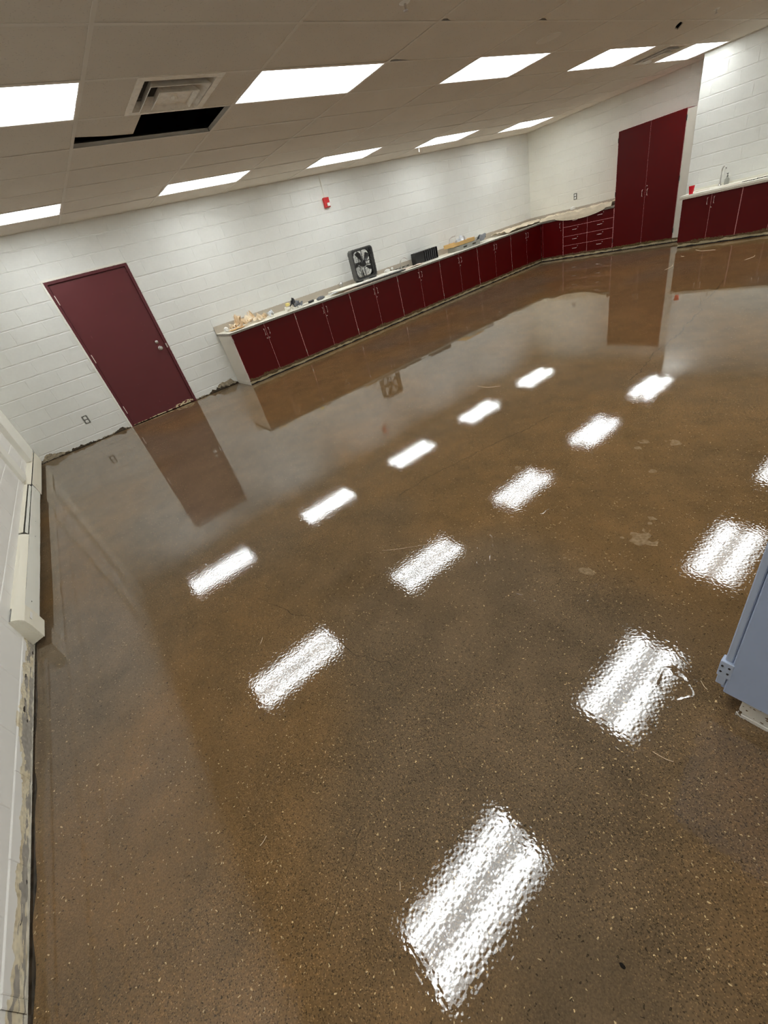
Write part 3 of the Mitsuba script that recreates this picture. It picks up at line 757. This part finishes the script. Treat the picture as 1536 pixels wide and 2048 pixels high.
# boards in a loose stack under the fan
def board(name, x0, x1, y0, y1, z, th, yaw, tilt, m, label):
    b = cbox(-(x1 - x0) / 2, (x1 - x0) / 2, -(y1 - y0) / 2, (y1 - y0) / 2, 0, th, .002)
    M = trimesh.transformations.rotation_matrix(math.radians(yaw), (0, 0, 1)) @ trimesh.transformations.rotation_matrix(math.radians(tilt), (0, 1, 0))
    b.apply_transform(M)
    b.apply_translation(((x0 + x1) / 2, (y0 + y1) / 2, z - b.bounds[0][2]))
    single(name, b, m, label, 'board', 'boards stacked under the fan')
board('board', 5.72, 7.05, -.64, -.20, ZT, .016, 0, 0, 'board_pale', 'pale pinkish board lying lowest in the stack under the box fan')
board('board', 6.05, 7.26, -.672, -.22, ZT + .0165, .020, -1.5, 0, 'fan_dark', 'board in the middle of the stack under the box fan, coloured dark as shade below the top board')  # dark finish stands in for the shadow beneath the white board
board('board', 5.62, 7.20, -.652, -.19, ZT + .037, .018, 2, 0, 'board_white', 'white board on top of the stack under the box fan')
FZ = ZT + .0555

# box fan
fan = thing('box_fan', 'dark grey square box fan standing on the stacked boards', 'fan')
fx, fy, fw, fd = 6.49, -.40, .53, .115
fz = FZ + .02 + fw / 2
def ringpoly(w, t, r):
    return rrect(w, w, r).difference(rrect(w - 2 * t, w - 2 * t, max(r - t * .6, .01)))
put('housing', join(prism(ringpoly(fw, .020, .06), (fx, fy + fd, fz), (1, 0, 0), (0, 0, 1), fd)), 'fan_grey', fan)
bez = rrect(fw - .03, fw - .03, .05).difference(rrect(fw - .085, fw - .085, .09))
corner = Polygon([(.10, .2425), (.2425, .2425), (.2425, .10)]).intersection(rrect(fw - .03, fw - .03, .05))
put('bezel', prism(bez.union(corner), (fx, fy + .014, fz), (1, 0, 0), (0, 0, 1), .012), 'fan_dark', fan)
put('bezel', prism(bez, (fx, fy + fd - .002, fz), (1, 0, 0), (0, 0, 1), .010), 'fan_dark', fan)
def grille(y):
    ms = [prism(Point(0, 0).buffer(r + .0012, quad_segs=12).difference(Point(0, 0).buffer(r - .0012, quad_segs=12)), (fx, y, fz), (1, 0, 0), (0, 0, 1), .003) for r in (.07, .12, .17, .218)]
    for k in range(36):
        a = k * math.tau / 36
        q = [(fx + r * math.cos(a + .9 * (r - .05)), y, fz + r * math.sin(a + .9 * (r - .05))) for r in (.05, .12, .18, .222)]
        ms.append(tube(q, .0011, 4))
    return join(*ms)
k_ = put('front_grille', grille(fy), 'fan_grey', fan); labels[k_] = {'label': 'round wire grille'}
put('rear_grille', grille(fy + fd), 'fan_grey', fan)
put('brace', join(*[cbox(fx - .238, fx + .238, fy + fd - .02, fy + fd - .014, fz + q - .006, fz + q + .006) for q in (-.03, .03)], *[cbox(fx + q - .006, fx + q + .006, fy + fd - .02, fy + fd - .014, fz - .238, fz + .238) for q in (-.05, .05)]), 'fan_dark', fan)
for a in range(5):
    th0 = a * math.tau / 5 + .5
    P = []
    for r in np.linspace(.045, .222, 8):
        for w in np.linspace(-1, 1, 5):
            half = .08 + .20 * math.sin(min(1, (r - .03) / .19) * math.pi * .8)
            P.append((fx + r * math.cos(th0 + w * half * .8 + (r - .05) * 1.6), fy + fd / 2 + .022 * w, fz + r * math.sin(th0 + w * half * .8 + (r - .05) * 1.6)))
    P = np.array(P)
    i = np.arange(40).reshape(8, 5)
    q = np.c_[i[:-1, :-1].ravel(), i[1:, :-1].ravel(), i[1:, 1:].ravel(), i[:-1, 1:].ravel()]
    f = np.vstack([q[:, [0, 1, 2]], q[:, [0, 2, 3]]])
    n = len(P)
    bl = trimesh.Trimesh(np.vstack([P, P + [0, .002, 0]]), np.vstack([f, f[:, ::-1] + n]), process=False)
    put('blade', bl, 'fan_dark', fan, smooth=True)
put('hub', lathe([(0, -.05), (.038, -.05), (.052, -.038), (.052, .03), (0, .03)], 28, (fx, fy + fd / 2, fz), (0, 1, 0)), 'black_plastic', fan, smooth=40)
kb = put('knob', lathe([(0, 0), (.030, 0), (.027, .018), (0, .020)], 24, (fx + .205, fy - .004, fz + .205), (0, -1, 0)), 'black_plastic', fan, smooth=40)
for s in (-.17, .17):
    put('foot', cbox(fx + s - .05, fx + s + .05, fy - .015, fy + fd + .015, FZ, FZ + .021, .005), 'fan_dark', fan)

# turned steel valve, tap and sink fittings at the back of the counter
t = thing('gas_valve', 'small round steel gas valve at the back of the counter left of the fan', 'valve')
put('stem', lathe([(0, 0), (.022, 0), (.022, .012), (.011, .018), (.011, .07), (0, .07)], 18, (6.02, -.11, ZT)), 'satin_steel', t, smooth=40)
put('ball', trimesh.creation.icosphere(subdivisions=3, radius=.042).apply_translation((6.02, -.11, ZT + .105)), 'chrome', t, smooth=True)
def gooseneck(cx, cy, z, h, reach, dirv, r, t):
    d = np.array([*dirv, 0.0])
    pts = [np.array([cx, cy, z + .03])] + [np.array([cx, cy, z + h * .55])]
    R = reach / 2
    for a in np.linspace(0, math.pi * .9, 12):
        pts.append(np.array([cx, cy, z + h - R]) + d * (R - R * math.cos(a)) + np.array([0, 0, R * math.sin(a)]))
    put('spout', tube(pts, r, 10), 'chrome', t, smooth=40)
    put('base', lathe([(0, 0), (.030, 0), (.030, .008), (.018, .02), (.016, .05), (0, .05)], 20, (cx, cy, z)), 'chrome', t, smooth=40)
t = thing('tap', 'chrome swan-neck tap between the fan and the black slatted box', 'tap')
gooseneck(7.62, -.13, ZT, .20, .17, (.75, -.6), .008, t)
for s in (-.10, .10):
    put('lever', join(lathe([(0, 0), (.020, 0), (.018, .03), (0, .034)], 16, (7.62 + s, -.14, ZT)), cbox(7.62 + s - .006, 7.62 + s + .006, -.20, -.13, ZT + .034, ZT + .044, .003)), 'chrome', t)
t = thing('gas_valve', 'white gas valve standing right of the fan', 'valve')
put('stem', lathe([(0, 0), (.02, 0), (.02, .012), (.010, .018), (.010, .055), (0, .055)], 16, (7.36, -.14, ZT)), 'satin_steel', t)
put('ball', trimesh.creation.icosphere(subdivisions=2, radius=.026).apply_translation((7.36, -.14, ZT + .075)), 'white_plastic', t, smooth=True)
single('black_rod', tube([(7.24, -.12, ZT + .052), (7.44, -.10, ZT + .03), (7.9, -.06, ZT + .03)], .010, 8), 'black_plastic', 'thin black rod lying along the upstand right of the fan', 'rod')
single('paper_scrap', wad((7.09, -.30, FZ), (.08, .05, .05), 51, .5), 'white_plastic', 'white scrap of paper at the right end of the boards', 'paper')
single('paper_scrap', sheet(7.45, 7.95, -.52, -.30, lambda X, Y: ZT + .003 + crease(X, Y, 6, 5, .018), 20, 12), 'board_pale', 'thin pale sheet lying in front of the swan-neck tap', 'paper')

# black slatted box
t = thing('slatted_box', 'black plastic slatted box standing against the upstand', 'box')
bx0, bx1, by0, by1, bz0, bz1 = 7.95, 8.63, -.27, -.13, ZT, ZT + .215
put('shell', join(cbox(bx0, bx1, by1 - .008, by1, bz0, bz1, .003), cbox(bx0, bx1, by0, by1, bz0, bz0 + .01, .003), cbox(bx0, bx1, by0, by1, bz1 - .01, bz1, .003), cbox(bx0, bx0 + .01, by0, by1, bz0, bz1, .003), cbox(bx1 - .01, bx1, by0, by1, bz0, bz1, .003)), 'black_plastic', t)
put('panel', cbox(bx0, bx0 + .26, by0 - .004, by0 + .006, bz0, bz1, .003), 'black_plastic', t)
for q in range(6):
    x = bx0 + .29 + q * .062
    put('slat', cbox(x, x + .026, by0 - .002, by0 + .09, bz0 + .006, bz1 - .006, .003), 'slat_black', t)
mat('slat_black', srgb(58, 58, 60), 0.35, 0.5)
single('laminate_strip', cbox(8.45, 9.00, -.60, -.47, ZT, ZT + .006, .002), 'countertop', 'loose white laminate strip in front of the grey drawer', 'strip')

# grey drawer with oval grips, tan tray, bag, wire
t = thing('loose_drawer', 'grey loose drawer with two oval grips lying on the counter', 'drawer')
gx0, gx1, gy0, gy1, gz = 9.02, 9.72, -.56, -.20, ZT
put('box', join(cbox(gx0, gx1, gy0, gy1, gz, gz + .01), cbox(gx0, gx0 + .012, gy0, gy1, gz, gz + .085), cbox(gx1 - .012, gx1, gy0, gy1, gz, gz + .085), cbox(gx0, gx1, gy1 - .012, gy1, gz, gz + .085)), 'tray_grey', t)
fp = sbox(0, 0, gx1 - gx0, .095)
for c in (.20, .50):
    fp = fp.difference(rrect(.13, .035, .016, c, .05))
put('front', prism(fp, (gx0, gy0 + .012, gz), (1, 0, 0), (0, 0, 1), .014), 'tray_grey', t)
t = thing('tray', 'shallow tan tray stacked on the grey loose drawer', 'tray')
tz = gz + .0955
def tray_pt(x0, x1, y0, y1, z0, z1):
    return cbox(x0, x1, y0, y1, z0, z1, .002)
put('base', tray_pt(8.95, 9.66, -.46, -.16, tz, tz + .006), 'tray_tan', t)
put('rim', join(tray_pt(8.95, 9.66, -.466, -.456, tz, tz + .075), tray_pt(8.95, 9.66, -.164, -.154, tz, tz + .075), tray_pt(8.95, 8.96, -.46, -.16, tz, tz + .075), tray_pt(9.65, 9.66, -.46, -.16, tz, tz + .075)), 'tray_tan', t)
single('plastic_bag', crumple((9.36, -.31, tz + .008), (.18, .12, .17), 61), 'clear_plastic', 'crumpled clear plastic bag lying in the tan tray', 'bag')
single('wire_hook', tube([(9.02, -.30, tz + .012), (8.99, -.30, tz + .10), (9.03, -.30, tz + .17), (9.12, -.30, tz + .20), (9.19, -.30, tz + .19), (9.21, -.30, tz + .215)], .006, 8), 'satin_steel', 'bent grey wire hook rising from the tan tray', 'hook')
single('plastic_bag', crumple((9.95, -.36, ZT + .001), (.18, .13, .17), 62), 'grey_cloth', 'crumpled dark grey bag right of the grey loose drawer', 'bag')
single('laminate_strip', cbox(9.85, 10.5, -.62, -.50, ZT, ZT + .005, .002), 'countertop', 'loose white laminate strip in front of the dark grey bag', 'strip')

# kraft paper over the corner and the drawers
def kz(X, Y):
    return ZT + .006 + crease(X, Y, 3.2, 21, .04) + crease(X, Y, 11, 22, .035)
single('kraft_paper', sheet(10.72, 12.40, -.60, -.06, kz, 80, 30), 'kraft_paper', 'creased brown paper sheet spread over the corner end of the long counter', 'paper')
def kz2(X, Y):
    return ZT + .010 + crease(X, Y, 3.0, 31, .05) + crease(X, Y, 10, 32, .04)
def kcurl(X, Y, Z):
    """hangs down over the front edge above the drawers"""
    e = XF - .030
    over = np.maximum(e - X, 0)
    hang = over * np.clip(np.sin(np.clip((-Y - 1.05) / 1.25, 0, 1) * math.pi), 0, 1) ** .6
    Xn = np.where(X < e, e - .012 - .05 * np.minimum(over, .05), X)
    Zn = np.where(X < e, np.minimum(Z, ZT + .012) - hang, Z)
    return Xn, Y, Zn
single('kraft_paper', sheet(11.82, 12.42, -2.42, -.64, kz2, 30, 76, kcurl), 'kraft_paper', 'creased brown paper sheet hanging over the drawers by the tall cupboard', 'paper')
single('paper_scrap', wad((12.2, -1.35, ZT + .10), (.05, .05, .06), 71, .5), 'white_plastic', 'small white paper ball on the brown paper below the outlet', 'paper')

# ------------------------------------------------------------------ things on the sink counter
t = thing('plastic_cup', 'red plastic cup standing at the end of the sink counter', 'cup')
put('wall', lathe([(0, 0), (.030, 0), (.046, .118), (.048, .120), (.044, .121), (.028, .004), (0, .004)], 28, (11.23, -4.20, .8355)), 'cup_red', t, smooth=40)
t = thing('tap', 'chrome swan-neck tap on the sink counter at the right wall', 'tap')
gooseneck(11.70, -4.475, .8355, .275, .13, (-.7, -.7), .011, t)
t = thing('soap_bottle', 'small clear pump bottle right of the tap on the sink counter', 'bottle')
put('body', lathe([(0, 0), (.034, 0), (.036, .01), (.034, .075), (.014, .10), (.012, .11), (0, .11)], 22, (11.66, -4.585, .8355)), 'tray_grey', t, smooth=40)
put('pump', join(lathe([(0, .108), (.012, .108), (.012, .125), (.005, .13), (.005, .16), (0, .16)], 14, (11.66, -4.585, .8355)), cbox(11.615, 11.668, -4.592, -4.578, .99, 1.0, .003)), 'fan_grey', t)
for n, (y, l) in enumerate(((-4.78, .26), (-5.02, .22), (-5.2, .2), (-4.3, .22))):
    single('splinter', cbox(11.28 + .05 * n, 11.30 + .05 * n, y - l / 2, y + l / 2, .8352, .842, .002), ['board_pale', 'leaf_dark', 'leaf_dark', 'board_pale'][n],
           ['pale splinter on the sink counter below the soap bottle', 'dark splinter on the sink counter right of the soap bottle', 'second dark splinter, farthest right on the sink counter', 'pale splinter on the sink counter between the red cup and the tap'][n], 'splinter')

# ------------------------------------------------------------------ grey steel cabinet at the right edge
t = thing('steel_cabinet', 'blue-grey steel cabinet standing close at the right edge of the picture', 'cabinet')
gx = 2.06
put('body', cbox(gx + .006, gx + .6, -8.85, -7.862, .092, .95, .003), 'steel_grey_blue', t)
put('side_panel', cbox(gx - .008, gx + .008, -8.85, -7.874, .090, .955, .003), 'steel_grey_blue', t)
put('corner_post', cbox(gx - .003, gx + .035, -7.872, -7.853, .20, .95, .003), 'steel_grey_edge', t, label='paler corner strip')
br = put('bracket', join(cbox(gx - .012, gx + .02, -7.880, -7.845, .165, .238, .002), cbox(gx - .006, gx + .02, -7.872, -7.848, .118, .168, .002)), 'steel_grey_edge', t, label='bolted steel corner bracket')
for y, z in ((-7.853, .218), (-7.871, .218), (-7.853, .190), (-7.871, .190)):
    put('bolt', lathe([(0, 0), (.0035, 0), (.003, .0025), (0, .003)], 8, (gx - .012, y, z), (-1, 0, 0)), 'fan_dark', br)
put('plinth', cbox(gx + .004, gx + .55, -8.85, -7.925, 0, .091, .004), 'plinth_white', t, label='chipped white plinth')
put('plinth_skirt', cbox(gx - .002, gx + .004, -8.85, -7.921, 0, .018, .002), 'plinth_white', t)

# ------------------------------------------------------------------ litter on the floor
def litter(name, pts, r, m, label, cat, group=None):
    single(name, tube(pts, r, 5), m, label, cat, group)
lit = 'pale straws and scratches of litter on the floor'
for (x0, y0, x1, y1, lab) in ((2.206, -7.682, 2.158, -7.752, 'longer pale splinter near the foot of the grey steel cabinet'), (2.118, -7.804, 2.096, -7.832, 'short pale splinter nearest the bracket of the grey steel cabinet'),
                              (1.772, -7.796, 1.784, -7.852, 'pale sliver just below the light reflected beside the grey cabinet'), (1.88, -6.215, 2.231, -6.479, 'long thin pale thread lying above a reflected light in mid floor'),
                              (1.003, -6.25, 1.031, -6.219, 'short pale splinter left of mid floor'), (.637, -7.073, .667, -7.063, 'small pale splinter on the floor toward the bottom left'),
                              (.922, -7.486, .935, -7.470, 'tiny pale sliver just left of the largest reflected light'), (4.266, -4.956, 4.325, -5.21, 'pale straw lying level between two reflected lights of the far floor'),
                              (10.743, -4.573, 10.487, -4.964, 'long pale straw in front of the sink cabinets'), (10.33, -4.51, 10.25, -4.59, 'short pale straw in front of the tall cupboard filler'),
                              (9.376, -5.715, 9.622, -5.759, 'pale straw farthest right before the sink cabinets'), (9.28, -4.69, 9.62, -4.665, 'pale straw on the floor before the tall cupboard')):
    tt = np.linspace(0, 1, 9)
    bow = .10 * np.sin(math.pi * tt) + .02 * np.sin(7 * tt + x0)
    litter('straw', np.c_[x0 + (x1 - x0) * tt + bow * (y1 - y0), y0 + (y1 - y0) * tt - bow * (x1 - x0), .0024 + 0 * tt], .0012 if abs(x0) < 3 else .003, 'straw', lab, 'straw', lit)
single('dead_leaf', wad((1.242, -7.961, .0), (.006, .004, .004), 81, .6), 'leaf_dark', 'tiny dark dead leaf on the floor near the bottom right', 'leaf')
